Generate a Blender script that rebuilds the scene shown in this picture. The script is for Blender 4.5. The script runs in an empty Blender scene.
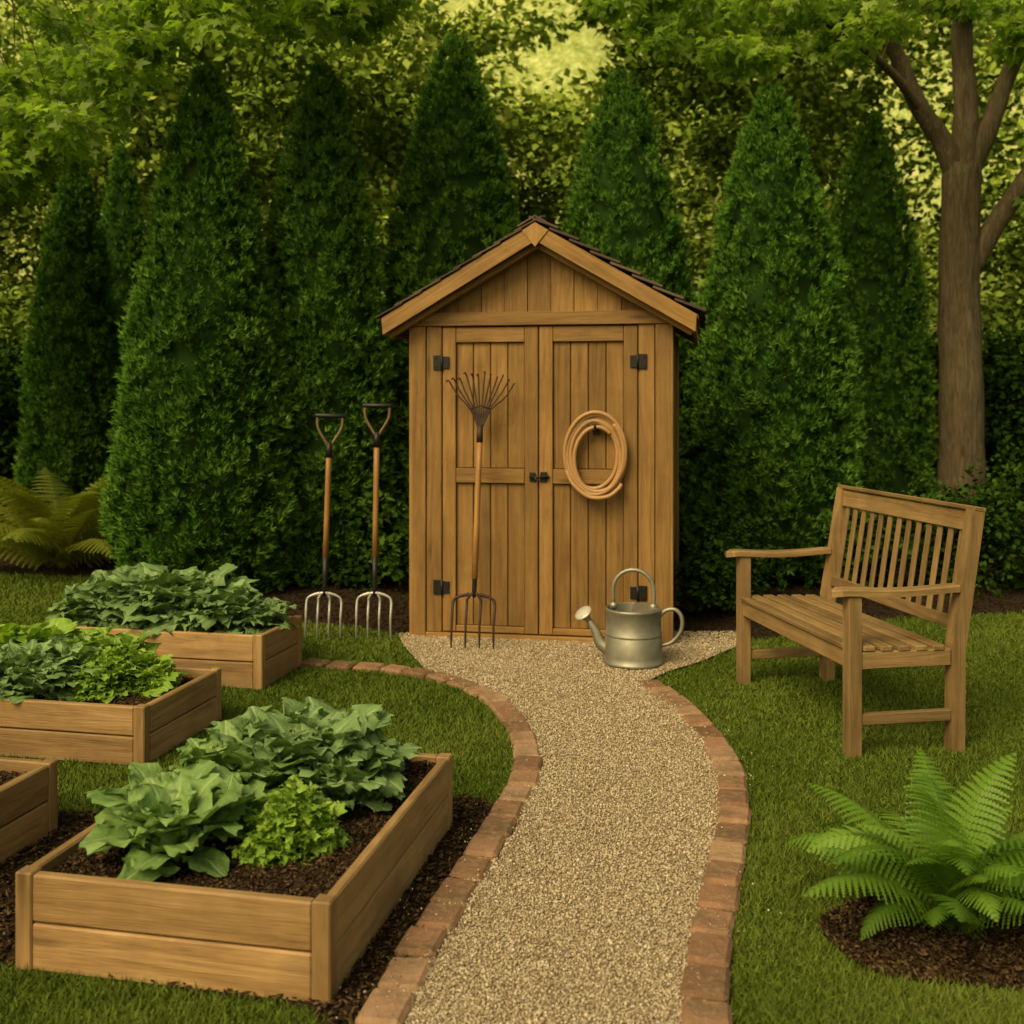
import bpy, bmesh, math, random
import numpy as np
from mathutils import Vector, Matrix
random.seed(7); rng=np.random.default_rng(11)
scene=bpy.context.scene
COL=scene.collection
R=math.radians
# ------------------------------------------------------------------ materials
class NT:
    def __init__(s,name):
        s.m=bpy.data.materials.new(name); s.m.use_nodes=True
        s.t=s.m.node_tree; s.t.nodes.clear()
        s.out=s.n('ShaderNodeOutputMaterial')
    def n(s,typ,ins=None,**kw):
        nd=s.t.nodes.new(typ)
        for k,v in kw.items(): setattr(nd,k,v)
        if ins:
            for k,v in ins.items():
                if hasattr(v,'is_output'): s.t.links.new(v,nd.inputs[k])
                else: nd.inputs[k].default_value=v
        return nd
    def attr(s,name): return s.n('ShaderNodeAttribute',attribute_name=name)
    def noise(s,vec,scale,detail=4,rough=.55,dist=0):
        nd=s.n('ShaderNodeTexNoise',{'Scale':scale,'Detail':detail,'Roughness':rough,'Distortion':dist})
        if vec is not None: s.t.links.new(vec,nd.inputs['Vector'])
        return nd.outputs['Fac']
    def mapv(s,vec,scale):
        return s.n('ShaderNodeMapping',{'Vector':vec,'Scale':scale}).outputs['Vector']
    def ramp(s,fac,stops):
        nd=s.n('ShaderNodeValToRGB',{'Fac':fac}); cr=nd.color_ramp
        while len(cr.elements)<len(stops): cr.elements.new(.5)
        for e,(p,c) in zip(cr.elements,stops):
            e.position=p; e.color=(*c,1) if not isinstance(c,float) else (c,c,c,1)
        return nd.outputs['Color']
    def mix(s,fac,a,b,bt='MIX'):
        nd=s.n('ShaderNodeMix',data_type='RGBA',blend_type=bt)
        for i,v in ((0,fac),(6,a),(7,b)):
            if hasattr(v,'is_output'): s.t.links.new(v,nd.inputs[i])
            else: nd.inputs[i].default_value=v if i==0 else (*v,1)
        return nd.outputs[2]
    def math(s,op,a,b=0.0,c=None):
        nd=s.n('ShaderNodeMath',operation=op)
        for i,v in enumerate((a,b,c)):
            if v is None: continue
            if hasattr(v,'is_output'): s.t.links.new(v,nd.inputs[i])
            else: nd.inputs[i].default_value=v
        return nd.outputs[0]
    def bump(s,h,strength,dist=.01):
        return s.n('ShaderNodeBump',{'Height':h,'Strength':strength,'Distance':dist}).outputs['Normal']
    def pr(s,col,rough=.7,metal=0,normal=None,spec=.4):
        ins={'Base Color':col if hasattr(col,'is_output') else (*col,1),'Roughness':rough,'Metallic':metal,'Specular IOR Level':spec}
        if normal is not None: ins['Normal']=normal
        return s.n('ShaderNodeBsdfPrincipled',ins).outputs[0]
    def diff(s,col): return s.n('ShaderNodeBsdfDiffuse',{'Color':col}).outputs[0]
    def done(s,sh): s.t.links.new(sh,s.out.inputs['Surface']); return s.m

def wood(name,dark,mid,light,dirt=.5,rough=.6,knots=True):
    t=NT(name); wc=t.attr('wc').outputs['Vector']; rn=t.attr('rnd').outputs['Fac']
    pos=t.n('ShaderNodeNewGeometry').outputs['Position']
    a=t.noise(t.mapv(wc,(1.6,22,22)),1.0,5,.6,1.2)
    b=t.noise(t.mapv(wc,(9,260,260)),1.0,2,.6,.3)
    g=t.math('ADD',t.math('MULTIPLY',a,.7),t.math('MULTIPLY',b,.3))
    col=t.ramp(g,[(.30,dark),(.5,mid),(.70,light)])
    if knots:
        v=t.n('ShaderNodeTexVoronoi',{'Vector':t.mapv(wc,(1.6,9,9)),'Scale':1.0,'Randomness':1.0}).outputs['Distance']
        k=t.ramp(v,[(.05,0.0),(.15,1.0)])
        col=t.mix(t.math('MULTIPLY',t.math('SUBTRACT',1.0,k),.6),col,tuple(c*.35 for c in dark))
    br=t.math('MULTIPLY_ADD',rn,.44,.78)
    col=t.mix(1.0,col,t.n('ShaderNodeCombineColor',{'Red':br,'Green':br,'Blue':br}).outputs[0],'MULTIPLY')
    d=t.ramp(t.noise(pos,3.2,4,.65),[(.42,0.0),(.72,1.0)])
    col=t.mix(t.math('MULTIPLY',d,dirt),col,tuple(c*.6 for c in dark))
    return t.done(t.pr(col,rough,0,t.bump(g,.7,.007),.3))
M={}
M['shed']=wood('shed_wood',(.135,.072,.020),(.245,.137,.040),(.33,.193,.062),.4)
M['sheddark']=wood('shed_trim_wood',(.155,.084,.024),(.28,.156,.047),(.36,.212,.068),.4)
M['bed']=wood('bed_wood',(.18,.105,.038),(.33,.20,.080),(.43,.28,.125),.5)
M['bench']=wood('bench_wood',(.13,.082,.032),(.245,.156,.062),(.33,.22,.095),.5,knots=False)
M['handle']=wood('handle_wood',(.20,.10,.028),(.34,.175,.055),(.44,.24,.08),.3,.4,knots=False)
def simple(name,col,rough,metal=0,var=.4,scale=30,bumpd=.002,spec=.5):
    t=NT(name); pos=t.n('ShaderNodeTexCoord').outputs['Object']
    n=t.noise(pos,scale,4,.6); n2=t.noise(pos,scale*.15,3,.6)
    f=t.math('MULTIPLY_ADD',t.math('ADD',n,n2),var,1-var)
    c=t.mix(1.0,col,t.n('ShaderNodeCombineColor',{'Red':f,'Green':f,'Blue':f}).outputs[0],'MULTIPLY')
    r=t.math('MULTIPLY_ADD',n2,.3,rough-.15)
    return t.done(t.pr(c,r,metal,t.bump(n,.3,bumpd),spec))
M['iron']=simple('black_iron',(.012,.011,.010),.5,.3)
M['steel']=simple('worn_steel',(.50,.48,.44),.45,.6,.5)
M['yoke']=simple('handle_yoke',(.16,.105,.05),.5,.3,.5)
M['rust']=simple('rusty_steel',(.05,.032,.024),.6,.5,.5)
M['galv']=simple('galvanised_metal',(.29,.28,.22),.50,.7,.85,14,.002)
M['rose']=simple('galvanised_pale',(.50,.49,.41),.5,.3,.4,22,.001)
M['hose']=simple('hose_rubber',(.38,.215,.085),.45,0,.35,40)
def shingle():
    t=NT('shingle'); rn=t.attr('rnd').outputs['Fac']; pos=t.n('ShaderNodeTexCoord').outputs['Object']
    n=t.noise(pos,160,2,.7)
    c=t.ramp(rn,[(0,(.055,.040,.032)),(.5,(.11,.078,.058)),(1,(.18,.13,.09))])
    c=t.mix(t.math('MULTIPLY',n,.6),c,(.03,.022,.02))
    return t.done(t.pr(c,.9,0,t.bump(n,.6,.004),.2))
M['shingle']=shingle()
def brick():
    t=NT('brick'); rn=t.attr('rnd').outputs['Fac']; pos=t.n('ShaderNodeNewGeometry').outputs['Position']
    n=t.noise(pos,40,5,.7); n2=t.noise(pos,9,3,.6)
    c=t.ramp(rn,[(0,(.16,.086,.047)),(.4,(.25,.135,.074)),(.75,(.32,.18,.10)),(1,(.37,.24,.14))])
    c=t.mix(t.ramp(n2,[(.42,0.0),(.72,.8)]),c,(.12,.084,.046))
    c=t.mix(t.ramp(n,[(.5,0.0),(.75,.55)]),c,(.40,.30,.19))
    return t.done(t.pr(c,.9,0,t.bump(n,1.0,.010),.2))
M['brick']=brick()
def bark(name,a,b):
    t=NT(name); pos=t.n('ShaderNodeTexCoord').outputs['Object']
    n=t.noise(t.mapv(pos,(16,16,2.2)),2.2,6,.65,1.0)
    h=t.math('ADD',n,t.math('MULTIPLY',t.noise(pos,3,3,.5),.4))
    c=t.ramp(h,[(.45,a),(.95,b)])
    return t.done(t.pr(c,.9,0,t.bump(h,.9,.04),.2))
M['bark']=bark('bark',(.050,.038,.020),(.22,.17,.095))
def leafmat(name,c0,c1,c2,transl=.3,rough=.5,veins=None,spec=.35,plain=False,tint=(1.5,1.6,.7)):
    t=NT(name); rn=t.attr('rnd').outputs['Fac']
    c=t.ramp(rn,[(0,c0),(.5,c1),(1,c2)])
    if plain: return t.done(t.diff(c))
    nrm=None
    if veins:
        pos=t.n('ShaderNodeNewGeometry').outputs['Position']
        lf=t.attr('lf').outputs['Vector']; sp=t.n('ShaderNodeSeparateXYZ',{'Vector':lf})
        s_=t.math('ABSOLUTE',sp.outputs[0])
        mid=t.ramp(s_,[(.03,1.0),(.10,0.0)])
        w=t.math('SINE',t.math('MULTIPLY',t.math('SUBTRACT',sp.outputs[1],t.math('MULTIPLY',s_,.45)),42))
        sv=t.ramp(w,[(.85,0.0),(1.0,.6)])
        vm=t.math('MAXIMUM',mid,t.math('MULTIPLY',sv,.6))
        c=t.mix(t.math('MULTIPLY',vm,.5),c,veins)
        pn=t.noise(pos,70,2,.6)
        nrm=t.bump(t.math('SUBTRACT',pn,t.math('MULTIPLY',vm,.6)),.6,.005)
    p=t.pr(c,rough,0,nrm,spec)
    tr=t.n('ShaderNodeBsdfTranslucent',{'Color':t.mix(1.0,c,tint,'MULTIPLY')}).outputs[0]
    return t.done(t.n('ShaderNodeMixShader',{0:transl,1:p,2:tr}).outputs[0])
M['cyp']=leafmat('arborvitae_foliage',(.022,.060,.009),(.068,.168,.020),(.14,.275,.038),plain=True)
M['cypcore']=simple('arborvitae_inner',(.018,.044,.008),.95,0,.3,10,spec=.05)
M['leafL']=leafmat('bright_leaves',(.12,.20,.018),(.24,.36,.040),(.37,.49,.07),.55,.5,tint=(1.3,1.4,.7))
M['leafB']=leafmat('background_leaves',(.060,.105,.012),(.20,.29,.038),(.46,.55,.11),plain=True)
M['leafD']=leafmat('hedge_leaves',(.012,.028,.004),(.030,.066,.009),(.058,.112,.016),plain=True)
M['grass']=leafmat('grass_blade',(.058,.088,.011),(.098,.143,.020),(.160,.205,.036),plain=True)
M['kale']=leafmat('kale_leaf',(.090,.165,.050),(.165,.27,.088),(.24,.36,.13),.2,.5,(.37,.48,.23))
M['lettuce']=leafmat('lettuce_leaf',(.13,.24,.022),(.24,.39,.040),(.36,.50,.075),.28,.45,(.46,.57,.17))
M['darklettuce']=leafmat('collard_leaf',(.10,.185,.045),(.17,.29,.075),(.25,.38,.11),.22,.45,(.38,.50,.22))
M['fern']=leafmat('fern_frond',(.060,.135,.009),(.12,.235,.019),(.20,.33,.036),.3,.5)
M['fernold']=leafmat('fern_old_frond',(.10,.13,.010),(.19,.22,.020),(.30,.32,.04),.3,.5)
def soilmat(name,a,b,c_):
    t=NT(name); pos=t.n('ShaderNodeNewGeometry').outputs['Position']
    n=t.noise(pos,55,5,.7); n2=t.noise(pos,5,3,.6)
    c=t.ramp(n,[(.3,a),(.55,b),(.75,c_)])
    c=t.mix(t.math('MULTIPLY',n2,.5),c,a)
    return t.done(t.pr(c,.95,0,t.bump(n,1.0,.02),.15))
M['soil']=soilmat('soil',(.020,.013,.007),(.045,.029,.015),(.08,.052,.028))
def rndmat(name,stops):
    t=NT(name); return t.done(t.diff(t.ramp(t.attr('rnd').outputs['Fac'],stops)))
M['chips']=rndmat('bark_chips',[(0,(.020,.013,.007)),(.6,(.058,.037,.019)),(1,(.13,.085,.047))])
M['stone']=rndmat('gravel_stone',[(0,(.25,.185,.105)),(.35,(.385,.31,.195)),(.75,(.50,.415,.275)),(1,(.65,.565,.41))])
def gravelbase():
    t=NT('gravel'); pos=t.n('ShaderNodeNewGeometry').outputs['Position']
    v=t.n('ShaderNodeTexVoronoi',{'Vector':pos,'Scale':120.0})
    g=t.n('ShaderNodeRGBToBW',{'Color':v.outputs['Color']}).outputs[0]
    c=t.ramp(g,[(.1,(.17,.125,.075)),(.5,(.30,.235,.15)),(.9,(.44,.36,.25))])
    c=t.mix(t.ramp(v.outputs['Distance'],[(.3,0.0),(.7,.7)]),c,(.13,.09,.055))
    return t.done(t.pr(c,.95,0,t.bump(v.outputs['Distance'],.8,.006),.2))
M['gravel']=gravelbase()
def lawnbase():
    t=NT('lawn_ground'); pos=t.n('ShaderNodeNewGeometry').outputs['Position']
    n=t.noise(pos,60,4,.7); n2=t.noise(pos,.8,3,.6)
    c=t.ramp(n,[(.3,(.026,.038,.006)),(.7,(.066,.096,.013))])
    c=t.mix(n2,c,(.045,.066,.009))
    return t.done(t.diff(c))
M['lawn']=lawnbase()
def hillmat():
    t=NT('painted_glow_hill'); pos=t.n('ShaderNodeNewGeometry').outputs['Position']
    n=t.noise(pos,2.6,6,.8)
    c=t.ramp(n,[(.36,(.16,.22,.04)),(.52,(.38,.44,.13)),(.66,(.62,.64,.30))])  # pale tones painted in as bright light glimpses between the trees
    return t.done(t.diff(c))
M['hill']=hillmat()
# ------------------------------------------------------------------ mesh helpers
def link(ob,parent=None):
    COL.objects.link(ob)
    if parent: ob.parent=parent
    return ob
def empty(name,loc=(0,0,0),rz=0):
    e=bpy.data.objects.new(name,None); e.location=loc; e.rotation_euler=(0,0,rz); e.empty_display_size=.1
    return link(e)
def np_mesh(name,V,F,mats,rnd=None,lf=None,parent=None,smooth=False,matidx=None):
    V=np.asarray(V,dtype=np.float32); F=np.asarray(F,dtype=np.int32)
    m,k=F.shape; me=bpy.data.meshes.new(name)
    me.vertices.add(len(V)); me.vertices.foreach_set('co',V.ravel())
    me.loops.add(m*k); me.loops.foreach_set('vertex_index',F.ravel())
    me.polygons.add(m); me.polygons.foreach_set('loop_start',np.arange(m,dtype=np.int32)*k)
    if smooth: me.polygons.foreach_set('use_smooth',np.ones(m,dtype=bool))
    for x in mats: me.materials.append(x)
    me.update(calc_edges=True)
    if rnd is not None:
        a=me.attributes.new('rnd','FLOAT','POINT'); a.data.foreach_set('value',np.asarray(rnd,dtype=np.float32))
    if lf is not None:
        a=me.attributes.new('lf','FLOAT_VECTOR','POINT'); a.data.foreach_set('vector',np.asarray(lf,dtype=np.float32).ravel())
    return link(bpy.data.objects.new(name,me),parent)
def nrm(a): return a/np.maximum(np.linalg.norm(a,axis=-1,keepdims=True),1e-9)
def frames(Y,up=None):
    Y=nrm(Y)
    if up is None: up=rng.normal(size=Y.shape)
    X=nrm(np.cross(Y,up)); Z=np.cross(X,Y)
    return np.stack([X,Y,Z],axis=-1)
def inst(tv,tf,pos,B,scale):
    tv=np.asarray(tv,dtype=float); tf=np.asarray(tf)
    n=len(pos); s=np.asarray(scale,dtype=float)
    if s.ndim==1: s=s[:,None].repeat(3,1)
    loc=tv[None]*s[:,None,:]
    V=np.einsum('nij,ntj->nti',B,loc)+pos[:,None,:]
    F=(tf[None]+(np.arange(n)*len(tv))[:,None,None]).reshape(-1,tf.shape[1])
    return V.reshape(-1,3),F
def merge(parts):
    Vs=[];Fs=[];Rs=[];o=0;Ls=[]
    for p in parts:
        Vs.append(p[0]);Fs.append(p[1]+o);Rs.append(p[2]);o+=len(p[0])
        if len(p)>3: Ls.append(p[3])
    return np.concatenate(Vs),np.concatenate(Fs),np.concatenate(Rs),(np.concatenate(Ls) if Ls else None)
def inpoly(x,y,poly):
    c=np.zeros(len(x),bool); n=len(poly); j=n-1
    for i in range(n):
        xi,yi=poly[i]; xj,yj=poly[j]
        cond=((yi>y)!=(yj>y))&(x<(xj-xi)*(y-yi)/((yj-yi) if yj!=yi else 1e-9)+xi)
        c^=cond; j=i
    return c
class MB:
    def __init__(s): s.v=[];s.f=[];s.wc=[];s.r=[];s.m=[];s.sm=[]
    def add(s,vs,fs,wc=None,rnd=None,mat=0,smooth=False):
        o=len(s.v); s.v+=[tuple(v) for v in vs]; s.f+=[tuple(i+o for i in f) for f in fs]
        s.wc+=[tuple(w) for w in (wc if wc is not None else vs)]
        rv=random.random() if rnd is None else rnd
        s.r+=[rv]*len(vs); s.m+=[mat]*len(fs); s.sm+=[smooth]*len(fs)
    def cbox(s,c,X,Y,Z,size,mat=0,e=.003,rnd=None,grain=None):
        c=Vector(c); ax=[Vector(X).normalized(),Vector(Y).normalized(),Vector(Z).normalized()]
        h=[q/2 for q in size]; e=min(e,min(h)*.45)
        g=grain if grain is not None else max(range(3),key=lambda i:h[i])
        off=Vector((random.uniform(0,50),random.uniform(0,50),random.uniform(0,50)))
        vs=[];wc=[];idx={}
        for sx in(-1,1):
            for sy in(-1,1):
                for sz in(-1,1):
                    sg=(sx,sy,sz)
                    for a in range(3):
                        l=[sg[i]*(h[i] if i==a else h[i]-e) for i in range(3)]
                        idx[(sx,sy,sz,a)]=len(vs)
                        vs.append(c+ax[0]*l[0]+ax[1]*l[1]+ax[2]*l[2])
                        q=[l[g],l[(g+1)%3],l[(g+2)%3]]; wc.append(Vector(q)+off)
        fs=[]
        for a in range(3):
            b,d=(a+1)%3,(a+2)%3
            for sg in(-1,1):
                q=[]
                for u,w in((-1,-1),(1,-1),(1,1),(-1,1)):
                    k=[0,0,0];k[a]=sg;k[b]=u;k[d]=w; q.append(idx[(*k,a)])
                fs.append(q)
            for u in(-1,1):
                for w in(-1,1):
                    k0=[0,0,0];k0[a]=-1;k0[b]=u;k0[d]=w;k1=list(k0);k1[a]=1
                    fs.append([idx[(*k0,b)],idx[(*k1,b)],idx[(*k1,d)],idx[(*k0,d)]])
        for sx in(-1,1):
            for sy in(-1,1):
                for sz in(-1,1): fs.append([idx[(sx,sy,sz,a)] for a in range(3)])
        s.add(vs,fs,wc,rnd,mat)
    def box(s,x0,x1,y0,y1,z0,z1,mat=0,e=.003,rnd=None,grain=None):
        s.cbox(((x0+x1)/2,(y0+y1)/2,(z0+z1)/2),(1,0,0),(0,1,0),(0,0,1),(abs(x1-x0),abs(y1-y0),abs(z1-z0)),mat,e,rnd,grain)
    def beam(s,p0,p1,w,t,side=(0,0,1),mat=0,e=.003):
        p0=Vector(p0);p1=Vector(p1);d=(p1-p0);L=d.length;d.normalize()
        sd=Vector(side);Y=(sd-d*sd.dot(d)).normalized();Z=d.cross(Y)
        s.cbox((p0+p1)/2,d,Y,Z,(L,w,t),mat,e,grain=0)
    def prism(s,poly,axis,a0,a1,mat=0,gdir=None,smooth=False):
        n=len(poly)
        def mk(p,a): return {'x':(a,p[0],p[1]),'y':(p[0],a,p[1]),'z':(p[0],p[1],a)}[axis]
        vs=[mk(p,a0) for p in poly]+[mk(p,a1) for p in poly]
        fs=[list(range(n)),list(range(n,2*n))[::-1]]+[[i,(i+1)%n,n+(i+1)%n,n+i] for i in range(n)]
        off=Vector([random.uniform(0,50) for _ in range(3)])
        if gdir is None: gdir={'x':(0,0,1),'y':(0,0,1),'z':(1,0,0)}[axis]
        g=Vector(gdir).normalized(); o1=g.orthogonal().normalized(); o2=g.cross(o1)
        wc=[Vector((Vector(v).dot(g),Vector(v).dot(o1),Vector(v).dot(o2)))+off for v in vs]
        s.add(vs,fs,wc,None,mat,smooth)
    def tube(s,pts,r,n=10,mat=0,closed=False,smooth=True,caps=True,flat=1.0):
        P=[Vector(p) for p in pts]; m=len(P)
        rs=r if isinstance(r,(list,tuple)) else [r]*m
        T=[]
        for i in range(m):
            if closed: t=P[(i+1)%m]-P[i-1]
            else: t=P[min(i+1,m-1)]-P[max(i-1,0)]
            T.append(t.normalized())
        N=T[0].orthogonal().normalized(); vs=[];wc=[];L=0
        off=Vector([random.uniform(0,50) for _ in range(3)])
        for i in range(m):
            if i: 
                L+=(P[i]-P[i-1]).length
                N=(N-T[i]*N.dot(T[i])).normalized()
            B=T[i].cross(N)
            for k in range(n):
                a=2*math.pi*k/n
                vs.append(P[i]+(N*math.cos(a)+B*math.sin(a)*flat)*rs[i])
                wc.append(Vector((L,math.cos(a)*rs[i],math.sin(a)*rs[i]))+off)
        fs=[]
        for i in range(m if closed else m-1):
            for k in range(n):
                j=(i+1)%m
                fs.append([i*n+k,i*n+(k+1)%n,j*n+(k+1)%n,j*n+k])
        if caps and not closed: fs.append(list(range(n))); fs.append(list(range((m-1)*n,m*n)))
        s.add(vs,fs,wc,None,mat,smooth)
    def lathe(s,prof,n=40,mat=0,c=(0,0,0),M4=None):
        vs=[];fs=[]
        for (r,z) in prof:
            for k in range(n):
                a=2*math.pi*k/n; v=Vector((r*math.cos(a),r*math.sin(a),z))
                if M4: v=M4@v
                vs.append(v+Vector(c))
        for i in range(len(prof)-1):
            for k in range(n): fs.append([i*n+k,i*n+(k+1)%n,(i+1)*n+(k+1)%n,(i+1)*n+k])
        s.add(vs,fs,None,None,mat,True)
    def build(s,name,mats,parent=None):
        me=bpy.data.meshes.new(name); me.from_pydata(s.v,[],s.f)
        for x in mats: me.materials.append(x)
        me.polygons.foreach_set('material_index',s.m); me.polygons.foreach_set('use_smooth',s.sm)
        a=me.attributes.new('wc','FLOAT_VECTOR','POINT'); a.data.foreach_set('vector',np.array(s.wc,dtype=np.float32).ravel())
        a=me.attributes.new('rnd','FLOAT','POINT'); a.data.foreach_set('value',s.r)
        bm=bmesh.new(); bm.from_mesh(me); bmesh.ops.recalc_face_normals(bm,faces=bm.faces); bm.to_mesh(me); bm.free()
        me.update()
        return link(bpy.data.objects.new(name,me),parent)
def smoothline(pts,n=8):
    P=[Vector(p) for p in pts]; out=[]
    for i in range(len(P)-1):
        p0=P[max(i-1,0)];p1=P[i];p2=P[i+1];p3=P[min(i+2,len(P)-1)]
        for k in range(n):
            t=k/n
            out.append(.5*((2*p1)+(p2-p0)*t+(2*p0-5*p1+4*p2-p3)*t*t+(3*p1-p0-3*p2+p3)*t**3))
    out.append(P[-1]); return out
# ------------------------------------------------------------------ layout
LB=[(-1.10,5.83),(-.954,5.77),(-.63,5.68),(-.386,5.52),(-.162,5.256),(-.009,4.843),(.056,4.438),(.044,4.053),(-.017,3.711),(-.092,3.385),(-.16,3.092),(-.218,2.852),(-.26,2.624),(-.292,2.468),(-.36,2.1),(-.5,1.3)]
RB=[(.67,5.42),(.700,5.30),(.768,5.0),(.824,4.556),(.814,4.107),(.755,3.756),(.675,3.422),(.582,3.08),(.502,2.775),(.433,2.468),(.36,2.1),(.2,1.3)]
LBs=smoothline([(x,y,0) for x,y in LB],8); RBs=smoothline([(x,y,0) for x,y in RB],8)
gravel_poly=[(-.68,6.55),(-.62,6.25),(-.50,5.85),(-.43,5.62)]+[(p.x,p.y) for p in LBs if p.y<5.55]+[(p.x,p.y) for p in RBs[::-1]]+[(.72,5.52),(.82,5.66),(.99,5.83),(1.19,6.10),(1.35,6.3),(1.35,6.62)]
mulch_hedge=[(-14,9.6),(-5,9.0),(-3.4,8.7),(-2.9,8.3),(-2.75,7.6),(-2.2,7.25),(-1.6,7.0),(-.9,6.75),(-.66,6.5),(1.1,6.25),(1.5,6.45),(2.2,6.95),(3.4,7.25),(5,7.4),(14,8),(14,40),(-14,40)]
mulch_beds=[(-.42,2.40)]+[(p.x-.02,p.y) for p in LBs[::-1] if 2.45<p.y<3.78]+[(-.12,3.86),(-.5,3.84),(-1.0,3.88),(-1.35,3.70),(-1.9,3.72),(-2.4,2.6),(-1.35,2.62),(-1.24,2.72),(-.45,2.52)]
fa=np.linspace(0,2*np.pi,40,endpoint=False)
FX,FY=1.15,2.88
mulch_fern=[(FX+.06+(.42+.03*math.sin(3*a+1))*math.cos(a),FY-.04+(.25+.02*math.sin(4*a))*math.sin(a)) for a in fa]
ca,sa=math.cos(R(-11.8)),math.sin(R(-11.8))
def rectpoly(ox,oy,w,l,rz=R(-11.8),m=0):
    c,s_=math.cos(rz),math.sin(rz)
    return [(ox+c*a-s_*b,oy+s_*a+c*b) for a,b in((-w-m,-m),(m,-m),(m,l+m),(-w-m,l+m))]
BEDS=[('raised_bed',-.419,2.533,.82,1.10,.24),('raised_bed',-1.40,4.185,1.20,.64,.23),('raised_bed',-1.205,5.30,1.23,.50,.265),('raised_bed',-1.655,2.685,.80,.90,.235)]
def sheet(name,poly,z,mat,tri=True):
    me=bpy.data.meshes.new(name); bm=bmesh.new()
    vs=[bm.verts.new((x,y,z)) for x,y in poly]; f=bm.faces.new(vs); f.normal_update()
    if f.normal.z<0: f.normal_flip()
    bmesh.ops.triangulate(bm,faces=bm.faces)
    bm.to_mesh(me); bm.free(); me.materials.append(mat)
    return link(bpy.data.objects.new(name,me))
sheet('ground',[(-400,-60),(400,-60),(400,800),(-400,800)],0,M['lawn'])
sheet('mulch_border',mulch_hedge,.004,M['soil'])
sheet('mulch_bed_surround',mulch_beds,.005,M['soil'])
sheet('mulch_fern_patch',mulch_fern,.006,M['soil'])
sheet('gravel_path',gravel_poly,.010,M['gravel'])
def brickline(name,line,off=0):
    mb=MB(); pts=line; seg=[0]
    for i in range(1,len(pts)): seg.append(seg[-1]+(pts[i]-pts[i-1]).length)
    def at(s_):
        for i in range(1,len(seg)):
            if seg[i]>=s_:
                t=(s_-seg[i-1])/(seg[i]-seg[i-1]); return pts[i-1].lerp(pts[i],t),(pts[i]-pts[i-1]).normalized()
        return pts[-1],(pts[-1]-pts[-2]).normalized()
    s_=0
    while s_+.15<seg[-1]:
        L=.142+random.uniform(-.010,.010)
        p,_=at(s_+L/2); a,_=at(s_+.01); b,_=at(s_+L-.01); d=(b-a).normalized()
        d=Matrix.Rotation(random.uniform(-.05,.05),3,'Z')@d
        up=Vector((random.uniform(-.04,.04),random.uniform(-.04,.04),1)).normalized()
        Y=up.cross(d).normalized(); up=d.cross(Y)
        mb.cbox(p+Vector((0,0,-.004+random.uniform(-.005,.005)))+Y*random.uniform(-.006,.006),d,Y,up,(L,.108+random.uniform(-.004,.004),.06),0,.011)
        s_+=L+.014
    return mb.build(name,[M['brick']])
brickline('brick_edging',LBs); brickline('brick_edging',RBs)
ov=np.array([(1,0,0),(-1,0,0),(0,1,0),(0,-1,0),(0,0,1),(0,0,-1),],float)
off=np.array([(0,2,4),(2,1,4),(1,3,4),(3,0,4),(2,0,5),(1,2,5),(3,1,5),(0,3,5)])
def scatter_y(n,y0,y1,xmin,xmax,poly,p=1.0):
    u=rng.random(n)
    y=y0*(y1/y0)**u
    x=rng.uniform(xmin,xmax,n); k=inpoly(x,y,poly); return x[k],y[k]
x,y=scatter_y(230000,1.9,6.6,-.7,1.4,gravel_poly)
n=len(x); sz=rng.uniform(.0022,.0052,n)*(1+.06*(y-2)); big=rng.random(n)<.03; sz[big]*=1.6
pos=np.stack([x,y,.010+sz*rng.uniform(.2,.9,n)],-1)
V,F=inst(ov*np.array([1,.8,.6]),off,pos,frames(rng.normal(size=(n,3))*np.array([1,1,.35])),sz)
V+=rng.normal(size=V.shape)*.0006
np_mesh('gravel_stones',V,F,[M['stone']],np.repeat(rng.random(n),6))
li=[random.choice(LBs[20:]+RBs[4:]) for _ in range(700)]; n=len(li)
pos=np.array([(p.x+random.gauss(0,.055),p.y+random.gauss(0,.04),random.choice([.012,.028])) for p in li])
V,F=inst(ov*np.array([1,.8,.6]),off,pos,frames(rng.normal(size=(n,3))*np.array([1,1,.35])),rng.uniform(.002,.005,n))
np_mesh('gravel_stones',V,F,[M['stone']],np.repeat(rng.random(n),6))
def chips(poly,n,zbase,y0,y1,x0,x1):
    x,y=scatter_y(n,y0,y1,x0,x1,poly)
    n=len(x)
    pos=np.stack([x,y,zbase+rng.uniform(.001,.012,n)],-1)
    s_=np.stack([rng.uniform(.003,.007,n),rng.uniform(.006,.02,n),rng.uniform(.0015,.004,n)],-1)*(1+.08*np.maximum(0,y-2.5))[:,None]
    B=frames(np.stack([rng.normal(size=n),rng.normal(size=n),rng.normal(size=n)*.35],-1),np.stack([rng.normal(size=n)*.4,rng.normal(size=n)*.4,np.ones(n)],-1))
    V,F=inst(ov,off,pos,B,s_)
    return V,F,np.repeat(rng.random(n)**1.3,6)
bedpolys=[rectpoly(b[1],b[2],b[3],b[4]) for b in BEDS]
V,F,r_=chips(mulch_beds,26000,.005,2.3,4.0,-2.4,.1); np_mesh('bark_mulch',V,F,[M['chips']],r_)
V,F,r_=chips(mulch_fern,14000,.006,2.5,3.4,.7,1.7); np_mesh('bark_mulch',V,F,[M['chips']],r_)
V,F,r_=chips(mulch_hedge,24000,.004,6.2,9.5,-5,5); np_mesh('bark_mulch',V,F,[M['chips']],r_*.55)
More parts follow.
